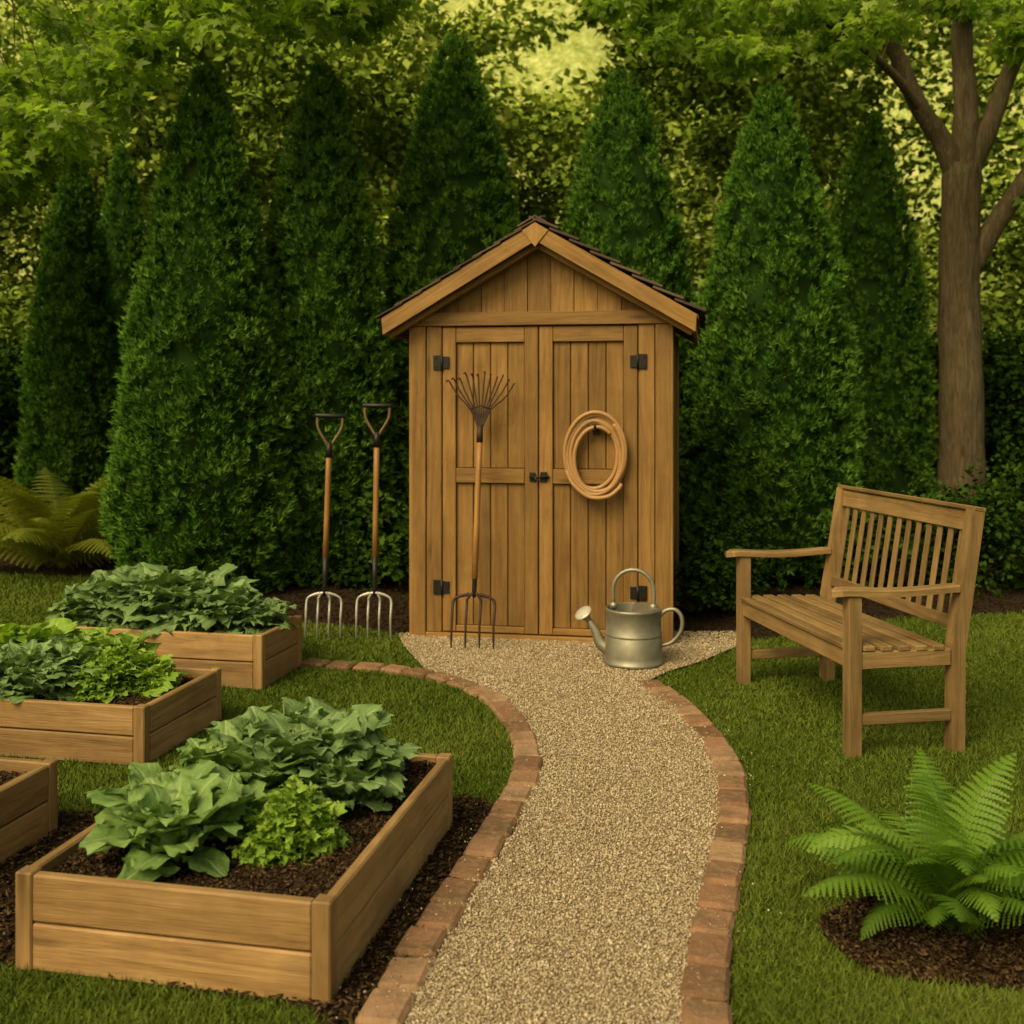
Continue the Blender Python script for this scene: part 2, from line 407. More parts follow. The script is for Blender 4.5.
def grass(n,y0,y1):
    u=rng.random(n); y=y0*(y1/y0)**u
    x=rng.uniform(-1,1,n)*(.56*y+.5)
    lump=.5+.25*np.sin(x*3.1+y*1.7)+.25*np.sin(x*7.3-y*5.1+1)
    ok=np.ones(n,bool)
    jx=x+rng.normal(size=n)*.014; jy=y+rng.normal(size=n)*.014
    for p in [gravel_poly,mulch_hedge,mulch_beds,mulch_fern]: ok&=~inpoly(jx,jy,p)
    for p in bedpolys: ok&=~inpoly(x,y,p)
    for line in(LBs,RBs):
        L=np.array([(q.x,q.y) for q in line]); 
        dm=np.full(n,9.)
        for q in L: dm=np.minimum(dm,(x-q[0])**2+(y-q[1])**2)
        ok&=dm>.048**2
    x,y,lump=x[ok],y[ok],lump[ok]; n=len(x)
    h=rng.uniform(.010,.027,n)*(.8+.4*lump)*(1+.03*y); w=rng.uniform(.0009,.0017,n)*(.6+.38*y)
    tv=np.array([(-1,0,0),(1,0,0),(0,1,.28)]); tf=np.array([(0,1,2)])
    d=np.stack([rng.normal(size=n)*.6,rng.normal(size=n)*.6,np.ones(n)],-1)
    B=frames(d,np.stack([rng.normal(size=n),rng.normal(size=n),np.zeros(n)],-1))
    V,F=inst(tv,tf,np.stack([x,y,np.zeros(n)],-1),B,np.stack([w,h,h],-1))
    patch=.5+.5*np.sin(x*1.9+1.3*np.sin(y*2.2))*np.sin(y*2.7+x)
    rr=np.clip(rng.normal(.47,.20,n)+.35*(lump-.5)+.38*(patch-.5),0,1)
    return V,F,np.repeat(rr,3)
V,F,r_=grass(560000,2.0,9.5); np_mesh('lawn_grass',V,F,[M['grass']],r_)
# ------------------------------------------------------------------ raised beds
def make_bed(name,ox,oy,w,l,h,rz=R(-11.8)):
    e=empty(name,(ox,oy,0),rz); mb=MB(); t=.032; pw=.046; hh=h/2
    for k in range(2):
        z0=k*hh+.0015; z1=(k+1)*hh-.003
        mb.box(-w+pw,-pw,0.002,t,z0,z1,e=.005); mb.box(-w+pw,-pw,l-t,l-.002,z0,z1,e=.005)
        mb.box(-t,-.002,pw,l-pw,z0,z1,e=.005); mb.box(-w+.002,-w+t,pw,l-pw,z0,z1,e=.005)
    mb.build('side_boards',[M['bed']],e)
    mp=MB()
    for a,b in((-w,0),(-pw,0),(-w,l-pw),(-pw,l-pw)): mp.box(a,a+pw,b,b+pw,0,h+.001,e=.004)
    mp.build('corner_posts',[M['bed']],e)
    nx,ny=40,40; X,Y=np.meshgrid(np.linspace(-w+.03,-.03,nx),np.linspace(.03,l-.03,ny))
    Z=h-.045+.02*np.sin(X*9+ox)*np.sin(Y*8+oy)+rng.normal(size=X.shape)*.004
    V=np.stack([X,Y,Z],-1).reshape(-1,3); F=np.array([(j*nx+i,j*nx+i+1,(j+1)*nx+i+1,(j+1)*nx+i) for j in range(ny-1) for i in range(nx-1)])
    np_mesh('soil',V,F,[M['soil']],parent=e)
    n=int(14000*w*l); x=rng.uniform(-w+.035,-.035,n); y=rng.uniform(.035,l-.035,n)
    z=h-.045+.02*np.sin(x*9+ox)*np.sin(y*8+oy)
    pos=np.stack([x,y,z+rng.uniform(0,.008,n)],-1)
    s_=np.stack([rng.uniform(.002,.006,n),rng.uniform(.004,.015,n),rng.uniform(.0015,.004,n)],-1)
    V,F=inst(ov,off,pos,frames(rng.normal(size=(n,3))*np.array([1,1,.4])),s_)
    np_mesh('mulch_chips',V,F,[M['chips']],np.repeat(rng.random(n)**1.3,6),parent=e)
    return e
for b in BEDS: make_bed(*b)
# ------------------------------------------------------------------ leafy vegetables
def leaf_template(seed,nu=12,nv=9,wid=.36,ruf=.06,freq=26,lob=.12,droop=.35,stem=.16,cup=.3):
    r=np.random.default_rng(seed); V=[];L=[]
    ph=r.uniform(0,6.28,6); bend=r.normal()*.12
    for i in range(nu+1):
        t=i/nu
        tt=max(0,(t-stem)/(1-stem))
        wd=wid*(math.sin(math.pi*min(1,tt**.95*.93+.03))**.5 if tt>0 else 0)+.018
        for j in range(nv):
            s_=-1+2*j/(nv-1); sd=1 if s_>=0 else -1
            ww=wd*(1+lob*math.sin(t*freq*.75+ph[0]+sd)*abs(s_)**2+lob*.5*math.sin(t*freq*1.9+ph[4]+sd*2)*abs(s_)**3)
            z=-droop*t**2.4+cup*wd*abs(s_)**1.3+(ruf*(abs(s_)**1.8)*(math.sin(freq*t+ph[1]+sd*1.3)+.5*math.sin(freq*2.1*t+ph[5]+sd)) if tt>0 else 0)+.022*math.sin(15*t+8*s_+ph[3])
            yy=t-.10*droop*t**3+.05*abs(s_)**2*math.sin(freq*1.3*t+ph[2])-.06*abs(s_)**2
            V.append((s_*ww*(1-.15*abs(s_)*cup)+bend*t*t,yy,z)); L.append((s_,t,0))
    F=[(i*nv+j,i*nv+j+1,(i+1)*nv+j+1,(i+1)*nv+j) for i in range(nu) for j in range(nv-1)]
    return np.array(V),np.array(F),np.array(L)
def rosette(name,x,y,z,size,nl,mat,kind='kale'):
    parts=[]
    for i in range(nl):
        q=(i+.5)/nl
        az=i*2.39996+random.uniform(-.35,.35)
        el=R(88-54*q**1.2+random.uniform(-9,9))
        sd=random.randrange(99999)
        if kind=='kale': T=leaf_template(sd,20,13,.36,.085,34,.30,.25+.45*q,.32,.25)
        elif kind=='lettuce': T=leaf_template(sd,16,13,.50,.10,30,.2,.25+.45*q,.04,.3)
        else: T=leaf_template(sd,18,13,.40,.065,24,.14,.22+.55*q,.22,.35)
        L=size*(.70+.35*math.sin(math.pi*min(1,.15+.75*q)))*random.uniform(.75,1.15)
        d=np.array([[math.cos(az)*math.cos(el),math.sin(az)*math.cos(el),math.sin(el)]])
        up=np.array([[-math.cos(az)*math.sin(el),-math.sin(az)*math.sin(el),math.cos(el)]])
        up=up+rng.normal(size=(1,3))*.25
        B=frames(d,up); 
        p=np.array([[x+math.cos(az)*.05*q,y+math.sin(az)*.05*q,z]])
        V,F=inst(T[0],T[1],p,B,np.array([L])); V[:,2]=np.maximum(V[:,2],z+.002)
        parts.append((V,F,np.full(len(V),min(1,max(0,random.gauss(.58-.25*q,.18)))),T[2]))
    V,F,r_,lf=merge(parts)
    return np_mesh(name,V,F,[mat],r_,lf,smooth=True)
def frilly(name,x,y,z,rad,h,n,mat,leaf=.03):
    d=nrm(rng.normal(size=(n,3))*np.array([1,1,.8])+np.array([0,0,.55])); d[:,2]=np.abs(d[:,2])
    rr=rng.uniform(.55,1.0,n)**.6; lump=1+.18*np.sin(d[:,0]*9+x*30)*np.sin(d[:,1]*8+1)+.1*np.sin(d[:,2]*14)
    pos=np.stack([x+d[:,0]*rad*rr*lump,y+d[:,1]*rad*rr*lump,z+d[:,2]*h*rr*lump],-1)
    T=[leaf_template(s_,6,5,.5,.14,14,.35,.25,.05) for s_ in range(5)]
    parts=[]
    for k in range(5):
        s_=slice(k,None,5); m=len(pos[s_])
        B=frames(d[s_]+rng.normal(size=(m,3))*.45,np.array([[0,0,1.]]).repeat(m,0)+rng.normal(size=(m,3))*.3)
        V,F=inst(T[k][0],T[k][1],pos[s_],B,rng.uniform(.7,1.3,m)*leaf)
        parts.append((V,F,np.repeat(np.clip(rng.normal(.4,.2,m),0,1),len(T[k][0])),np.tile(T[k][2],(m,1))))
    V,F,r_,lf=merge(parts)
    return np_mesh(name,V,F,[mat],r_,lf,smooth=True)
def veg(i,a,b,size,nl,mat,kind,name):
    _,ox,oy,w,l,h=BEDS[i]; rosette(name,ox+ca*(-a)-sa*b,oy+sa*(-a)+ca*b,h-.04,size,nl,M[mat],kind)
def vegf(i,a,b,rad,hh,n,leaf,name='parsley_plant'):
    _,ox,oy,w,l,h=BEDS[i]; frilly(name,ox+ca*(-a)-sa*b,oy+sa*(-a)+ca*b,h-.05,rad,hh,n,M['lettuce'],leaf)
K=('kale','kale','kale_plant'); Lt=('lettuce','lettuce','lettuce_plant'); Cd=('darklettuce','collard','collard_plant')
veg(0,.54,.25,.20,30,*Cd); veg(0,.62,.40,.19,26,*Cd); veg(0,.47,.42,.16,22,*Cd)
veg(0,.62,.70,.19,30,'darklettuce','kale','kale_plant'); veg(0,.48,.68,.17,26,'darklettuce','collard','collard_plant')
veg(0,.52,.88,.22,30,*K); veg(0,.38,.78,.22,30,*K); veg(0,.29,.88,.20,32,*K); veg(0,.24,.72,.15,28,*K); veg(0,.38,.95,.22,26,*K)
vegf(0,.24,.36,.125,.155,640,.030)
for a,b,s_ in((.58,.16,.17),(.52,.34,.20),(.68,.24,.21),(.82,.30,.21),(.66,.46,.20)): veg(1,a,b,s_,28,*K)
for a,b,s_ in((.20,.40,.13),(.78,.52,.24),(.95,.42,.25),(1.08,.25,.20),(.64,.56,.2),(.48,.52,.19)): veg(1,a,b,s_,28,*Lt)
vegf(1,.36,.32,.13,.15,520,.040,'lettuce_plant'); vegf(1,.26,.42,.11,.13,420,.036,'lettuce_plant'); vegf(1,.38,.50,.12,.17,420,.040,'lettuce_plant'); vegf(1,.15,.36,.07,.08,200,.03,'lettuce_plant')
for a,b,s_ in((1.10,.27,.21),(1.0,.34,.25),(.90,.26,.24),(.78,.32,.29),(.66,.27,.26),(.56,.36,.29),(.45,.27,.26),(.35,.34,.27),(.26,.26,.21),(.16,.30,.18),(.74,.40,.30),(.92,.40,.27)): veg(2,a,b,s_,24,*K)
# ------------------------------------------------------------------ ferns
def fern(name,x,y,z,nf,Lmin,Lmax,mat,seed=0,e0=(50,80),droop=(60,100),N=30,dense=.40):
    r=random.Random(seed); parts=[]
    for f in range(nf):
        az=f*2.39996+r.uniform(-.3,.3); L=r.uniform(Lmin,Lmax)
        el0=R(r.uniform(*e0)); dr=R(r.uniform(*droop)); 
        P=[Vector((0,0,0))]; T=[]
        for i in range(N):
            t=i/N; el=el0-dr*t**1.7
            d=Vector((math.cos(az)*math.cos(el),math.sin(az)*math.cos(el),math.sin(el)))
            T.append(d); P.append(P[-1]+d*(L/N))
        T.append(T[-1]); side=Vector((-math.sin(az),math.cos(az),0)); tw=r.uniform(-.5,.5)
        V=[];F=[]
        sh=min(1,max(0,r.gauss(.5,.24)))
        for i in range(N+1):
            wv=.0032*(1-i/N)+.0008
            V+= [P[i]+side*wv,P[i]-side*wv]
            if i: b=2*i; F.append((b-2,b-1,b+1,b))
        for i in range(4,N+1):
            t=(i-4)/(N-4); ln=L*.21*(math.sin(math.pi*(.24+.745*t))**.85)*(1-.15*t)*r.uniform(.90,1.06)
            for sd in(-1,1):
                Sd=Matrix.Rotation(tw,3,T[i])@side*sd
                fw=.30+.35*t; pd=(Sd+T[i]*fw-Vector((0,0,.22+r.uniform(-.08,.08)))).normalized()
                cr=(T[i]-pd*T[i].dot(pd)).normalized()
                npn=8; w=L/N*dense
                base=P[i]
                for k in range(npn):
                    u=k/npn; c0=base+pd*ln*u+Vector((0,0,-.2*ln*u*u)); c1=base+pd*ln*(u+1.0/npn)+Vector((0,0,-.2*ln*(u+1.0/npn)**2))
                    wl=w*(1-u)**.6+.0004
                    for s2 in(-1,1):
                        o=len(V); m_=(c0+c1)/2
                        V+=[c0,c0*.75+c1*.25+cr*wl*s2*.75,m_+pd*ln*.07+cr*wl*s2,c1]
                        F.append((o,o+1,o+2,o+3))
        V=np.array([v[:] for v in V]); V[:,2]=np.maximum(V[:,2],.012-z)
        parts.append((V+np.array([x,y,z]),np.array(F),np.full(len(V),sh)))
    V,F,r_,_=merge(parts)
    return np_mesh(name,V,F,[mat],r_)
fern('fern_plant',FX,FY,.01,54,.34,.52,M['fern'],3,(44,90),(58,118),28,.50)
fern('fern_plant',-3.70,9.05,.0,40,.90,1.30,M['fernold'],5,(30,82),(50,90),26,.50)
# ------------------------------------------------------------------ shed
shed=empty('garden_shed',(.157,6.39,0),R(-10)); SL=.585
def roofz(x,top=2.40): return top-SL*abs(x)
D=1.30
w=MB()
w.box(-.73,.73,.03,D-.02,.02,1.88,e=.001)
yy=.0
while yy<D-.02:
    y1=min(yy+.105,D)
    for sgn in(-1,1): w.box(sgn*.735,sgn*.752,yy+.002 if yy else .004,y1-.003,.0,1.90,e=.004,grain=2)
    yy+=.107
for i in range(14): w.box(-.75+i*.107,-.75+i*.107+.103,D,D+.02,0,1.9,e=.004,grain=2)
w.build('walls',[M['shed']],shed)
tr=MB()
for sgn in(-1,1):
    a,b=sorted((sgn*.757,sgn*.672)); tr.box(a,b,-.028,.03,0,1.832)
    a,b=sorted((sgn*.667,sgn*.577)); tr.box(a,b,-.020,.03,.036,1.832)
    a,b=sorted((sgn*.7535,sgn*.772)); tr.box(a,b,-.026,.06,0,1.832)
    a,b=sorted((sgn*.7535,sgn*.772)); tr.box(a,b,D-.06,D+.022,0,1.832)
tr.box(-.775,.775,-.036,.03,1.834,1.912)
tr.box(-.670,.670,-.034,.03,0,.034)
tr.build('trim',[M['sheddark']],shed)
g=MB()
xs=np.linspace(-.75,.75,12)
for i in range(11):
    a,b=xs[i]+.002,xs[i+1]-.002
    poly=[(a,1.913),(b,1.913),(b,roofz(b,2.365)),(a,roofz(a,2.365))]
    if a<0<b: poly=[(a,1.913),(b,1.913),(b,roofz(b,2.365)),(0,2.365),(a,roofz(a,2.365))]
    if min(q[1] for q in poly[2:])<=1.914: poly=[(p[0],max(p[1],1.9135+.001*j)) for j,p in enumerate(poly)]
    g.prism(poly,'y',-.006+.007*(i%2),.02,0); g.prism(poly,'y',D-.005,D+.015,0)
g.build('gable_boards',[M['shed']],shed)
for sgn,nm in((-1,'left_door'),(1,'right_door')):
    d=MB(); x0,x1=(-.570,-.004) if sgn<0 else (.004,.570); sw=.078
    z0,z1=.042,1.826
    d.box(x0,x0+sw,-.018,.02,z0,z1); d.box(x1-sw,x1,-.018,.02,z0,z1)
    d.box(x0+sw+.002,x1-sw-.002,-.016,.02,z1-.088,z1); d.box(x0+sw+.002,x1-sw-.002,-.016,.02,z0,z0+.035)
    d.box(x0+sw+.002,x1-sw-.002,-.016,.02,.915,1.0)
    pw=(x1-x0-2*sw)/4
    for i in range(4):
        for (a,b) in((z0+.037,.913),(1.002,z1-.09)):
            d.box(x0+sw+i*pw+.0025,x0+sw+(i+1)*pw-.0025,.004,.02,a,b,e=.005,grain=2)
    d.build(nm,[M['shed']],shed)
hw=MB()
for sgn in(-1,1):
    for z in(.30,1.62):
        hw.cbox((sgn*.600,-.026,z),(1,0,0),(0,1,0),(0,0,1),(.05,.008,.085),0,.003)
        hw.cbox((sgn*.549,-.024,z),(1,0,0),(0,1,0),(0,0,1),(.04,.008,.07),0,.003)
        hw.tube([(sgn*.573,-.030,z-.045),(sgn*.573,-.030,z+.045)],.007,8)
        for dz in(-.025,.025): hw.tube([(sgn*.608,-.034,z+dz),(sgn*.608,-.028,z+dz)],.005,6)
hw.cbox((.035,-.026,.955),(1,0,0),(0,1,0),(0,0,1),(.055,.014,.022),0,.003)
hw.cbox((-.035,-.024,.955),(1,0,0),(0,1,0),(0,0,1),(.035,.010,.05),0,.003)
hw.cbox((.03,-.024,.975),(1,0,0),(0,1,0),(0,0,1),(.04,.010,.018),0,.003)
hw.cbox((.03,-.024,.935),(1,0,0),(0,1,0),(0,0,1),(.04,.010,.018),0,.003)
hw.tube([(-.05,-.04,.955),(.055,-.04,.955)],.007,8)
hw.tube([(-.012,-.04,.955),(-.012,-.055,.95),(-.012,-.055,.925)],.006,8)
hw.build('hinges_and_latch',[M['iron']],shed)
rk=MB()
for y0,y1 in((-.150,-.118),(D+.10,D+.13)):
    for sgn in(-1,1):
        poly=[(sgn*.001,2.405),(sgn*.905,roofz(.905,2.405)),(sgn*.897,roofz(.897,2.305)),(sgn*.001,2.305)]
        rk.prism(poly,'y',y0,y1,0,gdir=(sgn,0,-SL))
rk.prism([(0,2.408),(.075,2.363),(0,2.27),(-.075,2.363)],'y',-.158,-.151,0)
for sgn in(-1,1):
    a,b=sorted((sgn*.88,sgn*.902)); rk.box(a,b,-.116,D+.10,roofz(.90,2.305)-.0,roofz(.90,2.384))
for sgn in(-1,1):
    rk.beam((0,-.06,2.29),(sgn*.88,-.06,2.29-.88*SL),.05,.03,(0,1,0))
rk.build('rake_boards',[M['sheddark']],shed)
rf=MB()
for sgn in(-1,1):
    poly=[(sgn*.002,2.408),(sgn*.915,roofz(.915,2.408)),(sgn*.915,roofz(.915,2.388)),(sgn*.002,2.388)]
    rf.prism(poly,'y',-.116,D+.10,0)
    dirv=Vector((sgn*1,0,-SL)).normalized(); nn=Vector((sgn*SL,0,1)).normalized()
    Ls=.935/math.cos(math.atan(SL)); nc=8; ex=Ls/nc
    th,tl,of=(.010,.011,.010) if sgn<0 else (.014,.028,.021)
    for c in range(nc):
        yv=-.162-(.09 if c%2 else 0)
        while yv<D+.14:
            wd=random.uniform(.12,.2); a=max(yv,-.162); b=min(yv+wd-.005,D+.14)
            if b-a>.02:
                s0=(c+1)*ex+random.uniform(-.006,.006); ll=ex*1.35
                cen=Vector((0,(a+b)/2,2.411))+dirv*(s0-ll/2)+nn*of
                dd=(dirv*ll+nn*tl).normalized(); n2=Vector((0,1,0)).cross(dd)*(1)
                rf.cbox(cen,dd,(0,1,0),n2,(ll,b-a,th),1,.002)
            yv+=wd
yv=-.165
while yv<D+.12:
    for sgn in(-1,1):
        dirv=Vector((sgn*1,0,-SL)).normalized(); nn=Vector((sgn*SL,0,1)).normalized()
        rf.cbox(Vector((0,yv+.075,2.444))+dirv*.055,dirv,(0,1,0),nn,(.12,.148,.010),1,.002)
    yv+=.15
rf.build('roof',[M['shed'],M['shingle']],shed)
def put(name,parts_builder,loc,rz=0,tilt=None):
    e=empty(name,loc,rz)
    if tilt: e.rotation_euler=(tilt[0],tilt[1],rz)
    parts_builder(e); return e
def hose(e):
    m=MB(); pts=[]; turns=7
    N=72*turns
    fr=[.76,1.07,.84,1.15,.92,1.11,.99,1.04]
    for i in range(N+1):
        u=i/72; a=2*math.pi*u+.9; k0=int(u); fu=u-k0
        f=fr[k0]*(1-fu)+fr[min(k0+1,7)]*fu
        rx=.156*f; rz_=.212*f
        ox=.014*math.sin(u*1.7+1); oz=-.014*math.sin(u*2.3)-.02*(1-f)
        pts.append((rx*math.cos(a)+ox,-.016-.030*(.5+.5*math.sin(u*2.9))-.003*k0,rz_*math.sin(a)+oz))
    m.tube(pts,.0122,10)
    m.tube(smoothline([(-.165,-.05,-.09),(-.12,-.065,-.17),(-.03,-.075,-.235),(.07,-.075,-.232),(.13,-.065,-.19),(.15,-.06,-.16)],8),.0122,10)
    m.build('coil',[M['hose']],e)
    k=MB(); k.tube([(0,.0,.145),(0,-.05,.145),(0,-.075,.16),(0,-.08,.175)],.008,8); k.cbox((0,.006,.145),(1,0,0),(0,1,0),(0,0,1),(.04,.01,.06),0,.002); k.build('hook',[M['iron']],e)
c10,s10=math.cos(R(-10)),math.sin(R(-10))
def shedpt(x,y,z): return (.157+c10*x-s10*y,6.39+s10*x+c10*y,z)
put('garden_hose',hose,shedpt(.335,-.022,1.085),R(-10))
def dgrip(m,z,wd=.085,tall=.19):
    for sgn in(-1,1):
        m.tube(smoothline([(0,0,z),(sgn*.018,0,z+.03),(sgn*wd*.80,0,z+tall*.62),(sgn*wd*.86,0,z+tall)],5),[.011]*3+[.0085]*13,8,mat=1)
    m.tube([(-wd*1.02,0,z+tall),(-wd*.98,0,z+tall+.001),(0,0,z+tall),(wd*.98,0,z+tall+.001),(wd*1.02,0,z+tall)],[.011,.014,.0155,.014,.011],10,mat=2)
def forkhead(m,zh,wd,nt=4,mt=0,r=.0055,sock=.24,curve=.02):
    xs=np.linspace(-wd/2,wd/2,nt)
    for i,x in enumerate(xs):
        top=[(x*.25,0,zh+.03),(x*.75,0,zh+.012),(x,0,zh-.02)] if i in(0,nt-1) else [(x*.4,0,zh+.03),(x*.95,0,zh+.0),(x,0,zh-.03)]
        pts=smoothline(top+[(x,-curve,zh*.5),(x*1.02,0,.0)],5)
        m.tube(pts,[r*1.35]*(len(pts)-6)+[r*1.1]*3+[r*.9,r*.7,r*.25],8,mat=mt)
    m.tube([(-wd*.42,0,zh+.008),(0,0,zh+.032),(wd*.42,0,zh+.008)],[.006,.010,.006],8,mat=mt)
    m.tube([(0,0,zh+.01),(0,0,zh+.05),(0,0,zh+.12),(0,0,zh+sock)],[.010,.013,.014,.0185],10,mat=3)
def fork(h):
    def f(e):
        m=MB(); forkhead(m,.255,.20,4,0); m.build('fork_head',[M['steel'],M['iron'],M['iron'],M['iron']],e)
        s_=MB(); s_.tube([(0,0,.48),(0,0,.7),(0,0,.95),(0,0,h-.22)],[.0175,.0165,.0165,.017],12); s_.build('shaft',[M['handle']],e)
        g_=MB(); dgrip(g_,h-.235); g_.tube([(0,0,h-.29),(0,0,h-.20)],[.020,.017],10,mat=2); g_.build('d_grip',[M['handle'],M['yoke'],M['iron']],e)
    return f
put('garden_fork',fork(1.365),(-1.105,6.42,-.012),R(4),(R(-3),R(1.6)))
put('garden_fork',fork(1.425),(-.808,6.42,-.012),R(-3),(R(-3),R(.4)))
def rake(e):
    m=MB(); forkhead(m,.285,.235,4,0,.006,.13); m.build('fork_head',[M['rust'],M['iron'],M['iron'],M['iron']],e)
    s_=MB(); s_.tube([(0,0,.40),(0,0,.7),(0,0,1.0),(0,0,1.18)],[.018,.017,.0165,.0165],12); s_.build('shaft',[M['handle']],e)
    t=MB(); t.tube([(0,0,1.17),(0,0,1.27)],[.0195,.016],10)
    for i in range(12):
        a=(i-5.5)/5.5; ang=a*.60
        x1=math.sin(ang)*.31; z1=1.26+math.cos(ang)*.31*(1-.03*(i%3))
        dy=-.05 if i%2 else -.02
        pts=smoothline([(a*.012,0,1.255),(x1*.35,-.005,1.26+.10),(x1*.80,dy*.3,z1-.07),(x1*1.08,dy*.5,z1+.005),(x1*1.12,dy-.03,z1-.004)],5)
        t.tube(pts,.0045,6)
    t.tube([(-.052,-.008,1.365),(0,-.010,1.382),(.052,-.008,1.365)],.005,6)
    t.build('rake_head',[M['rust']],e)
put('leaf_rake',rake,(-.222,6.13,-.0),R(-6),(R(-8.5),R(.9)))
def can(e):
    m=MB()
    prof=[(0,.004),(.150,.004),(.156,.008),(.156,.018),(.152,.022),(.150,.05),(.1495,.15),(.148,.152),(.151,.157),(.151,.163),(.147,.168),(.144,.275),(.147,.280),(.147,.292),(.141,.296),(.139,.290),(.138,.05),(0,.05)]
    m.lathe(prof,48)
    n=20; vs=[(.138*math.cos(a),.138*math.sin(a),.297) for a in np.linspace(-math.pi/2,math.pi/2,n)]
    m.add([(0,0,.312)]+vs,[(0,i+1,i+2) for i in range(n-1)],smooth=True)
    m.build('body',[M['galv']],e)
    h=MB()
    pts=[(-.105,0,.27),(-.107,0,.34)]+[(-.107*math.cos(a),0,.385+.108*math.sin(a)) for a in np.linspace(.0,math.pi,14)]+[(.107,0,.34),(.105,0,.27)]
    h.tube(pts,.011,10)
    h.tube(smoothline([(.135,0,.25),(.17,0,.285),(.22,0,.29),(.252,0,.25),(.248,0,.18),(.20,0,.12),(.145,0,.10)],6),.011,10)
    h.tube([(-.105,-.012,.30),(-.105,.012,.30)],.02,10); h.tube([(.105,-.012,.30),(.105,.012,.30)],.02,10)
    h.build('handles',[M['galv']],e)
    s_=MB(); s_.tube(smoothline([(-.12,0,.06),(-.175,0,.10),(-.20,0,.16),(-.235,0,.215)],6),[.038-.0012*i for i in range(19)],14)
    s_.tube([(-.225,0,.20),(-.245,0,.225),(-.262,0,.25)],[.016,.018,.046],20)
    s_.build('spout',[M['galv']],e)
    r_=MB(); Mx=Matrix.Rotation(R(-30),4,'Y')@Matrix.Rotation(R(28),4,'X')
    r_.lathe([(.0,.014),(.030,.012),(.048,.004),(.050,0),(.048,-.004),(0,-.006)],24,c=(-.266,-.006,.256),M4=Mx); r_.build('rose',[M['rose']],e)
put('watering_can',can,(.640,5.80,0.012),R(-12))
# ------------------------------------------------------------------ bench
bench=empty('garden_bench',(1.108,5.44,0),math.atan2(-.984,.176))
W=1.17; leg=.056; RY=.44
m=MB()
for x0 in(0,W-leg):
    m.box(x0,x0+leg,0,leg,0,.632)
    m.prism([(RY,0),(RY+.056,0),(RY+.060,.40),(RY+.145,.955),(RY+.135,.968),(RY+.095,.962),(RY+.004,.43)],'x',x0,x0+leg)
m.build('legs',[M['bench']],bench)
m=MB()
for x0 in(.004,W-leg+.012):
    m.box(x0+.004,x0+.038,leg+.001,RY-.001,.125,.168)
    m.box(x0+.004,x0+.038,leg+.001,RY-.001,.345,.412)
m.box(leg+.001,W-leg-.001,.010,.042,.345,.415); m.box(leg+.001,W-leg-.001,RY+.012,RY+.045,.345,.40)
m.beam((W/2,.05,.375),(W/2,RY,.375),.05,.03)
m.build('rails',[M['bench']],bench)
m=MB()
ny=6
for i in range(ny):
    y0=-.012+i*.0745; z=.424-.012*i/ny+.001
    a,b=(leg+.003,W-leg-.003) if i==0 else (.002,W-.002)
    m.box(a,b,y0 if i else .0,y0+.052,z-.010,z+.013,e=.005)
m.build('seat',[M['bench']],bench)
m=MB()
for x0 in(-.006,W-leg-.006):
    xc=x0+.035; N_=18
    ys=np.linspace(-.062,RY+.035,N_)
    vs=[];fs=[];off_=Vector([random.uniform(0,50) for _ in range(3)])
    for j,yv in enumerate(ys):
        fr_=min(1,(yv+.062)/.035); hw_=(.037-.008*max(0,(yv-.05)/RY))*(math.sqrt(max(0,1-(1-fr_)**2))*.75+.25)
        zt=.664-.010*math.sin(math.pi*min(1,max(0,(yv)/RY)))-.008*(1-fr_)
        for (dx,zz) in((-hw_,zt-.028),(-hw_,zt-.006),(-hw_+.006,zt),(hw_-.006,zt),(hw_,zt-.006),(hw_,zt-.028)): vs.append((xc+dx,yv,zz))
    for j in range(N_-1):
        for q in range(6): fs.append([j*6+q,j*6+(q+1)%6,(j+1)*6+(q+1)%6,(j+1)*6+q])
    fs.append(list(range(6))); fs.append(list(range((N_-1)*6,N_*6)))
    m.add(vs,fs,[Vector((v[1],v[0],v[2]))+off_ for v in vs])
m.build('armrests',[M['bench']],bench)
m=MB()
ang=math.atan2(.088,.555); sdir=Vector((0,math.sin(ang),math.cos(ang)))
def bk(z): return RY+.030+(z-.43)*math.tan(ang)
m.beam((leg+.0015,bk(.91)+.008,.91),(W-leg-.0015,bk(.91)+.008,.91),.080,.030,sdir)
m.beam((leg+.0015,bk(.50)+.008,.50),(W-leg-.0015,bk(.50)+.008,.50),.050,.030,sdir)
m.beam((-.002,bk(.955)+.010,.963),(W+.002,bk(.955)+.010,.963),.020,.056,sdir,e=.007)
ns=13
for i in range(ns):
    x=leg+.04+i*(W-2*leg-.08)/(ns-1)
    m.beam((x,bk(.52)+.008,.52),(x,bk(.875)+.008,.875),.034,.010,(1,0,0))
m.build('backrest',[M['bench']],bench)
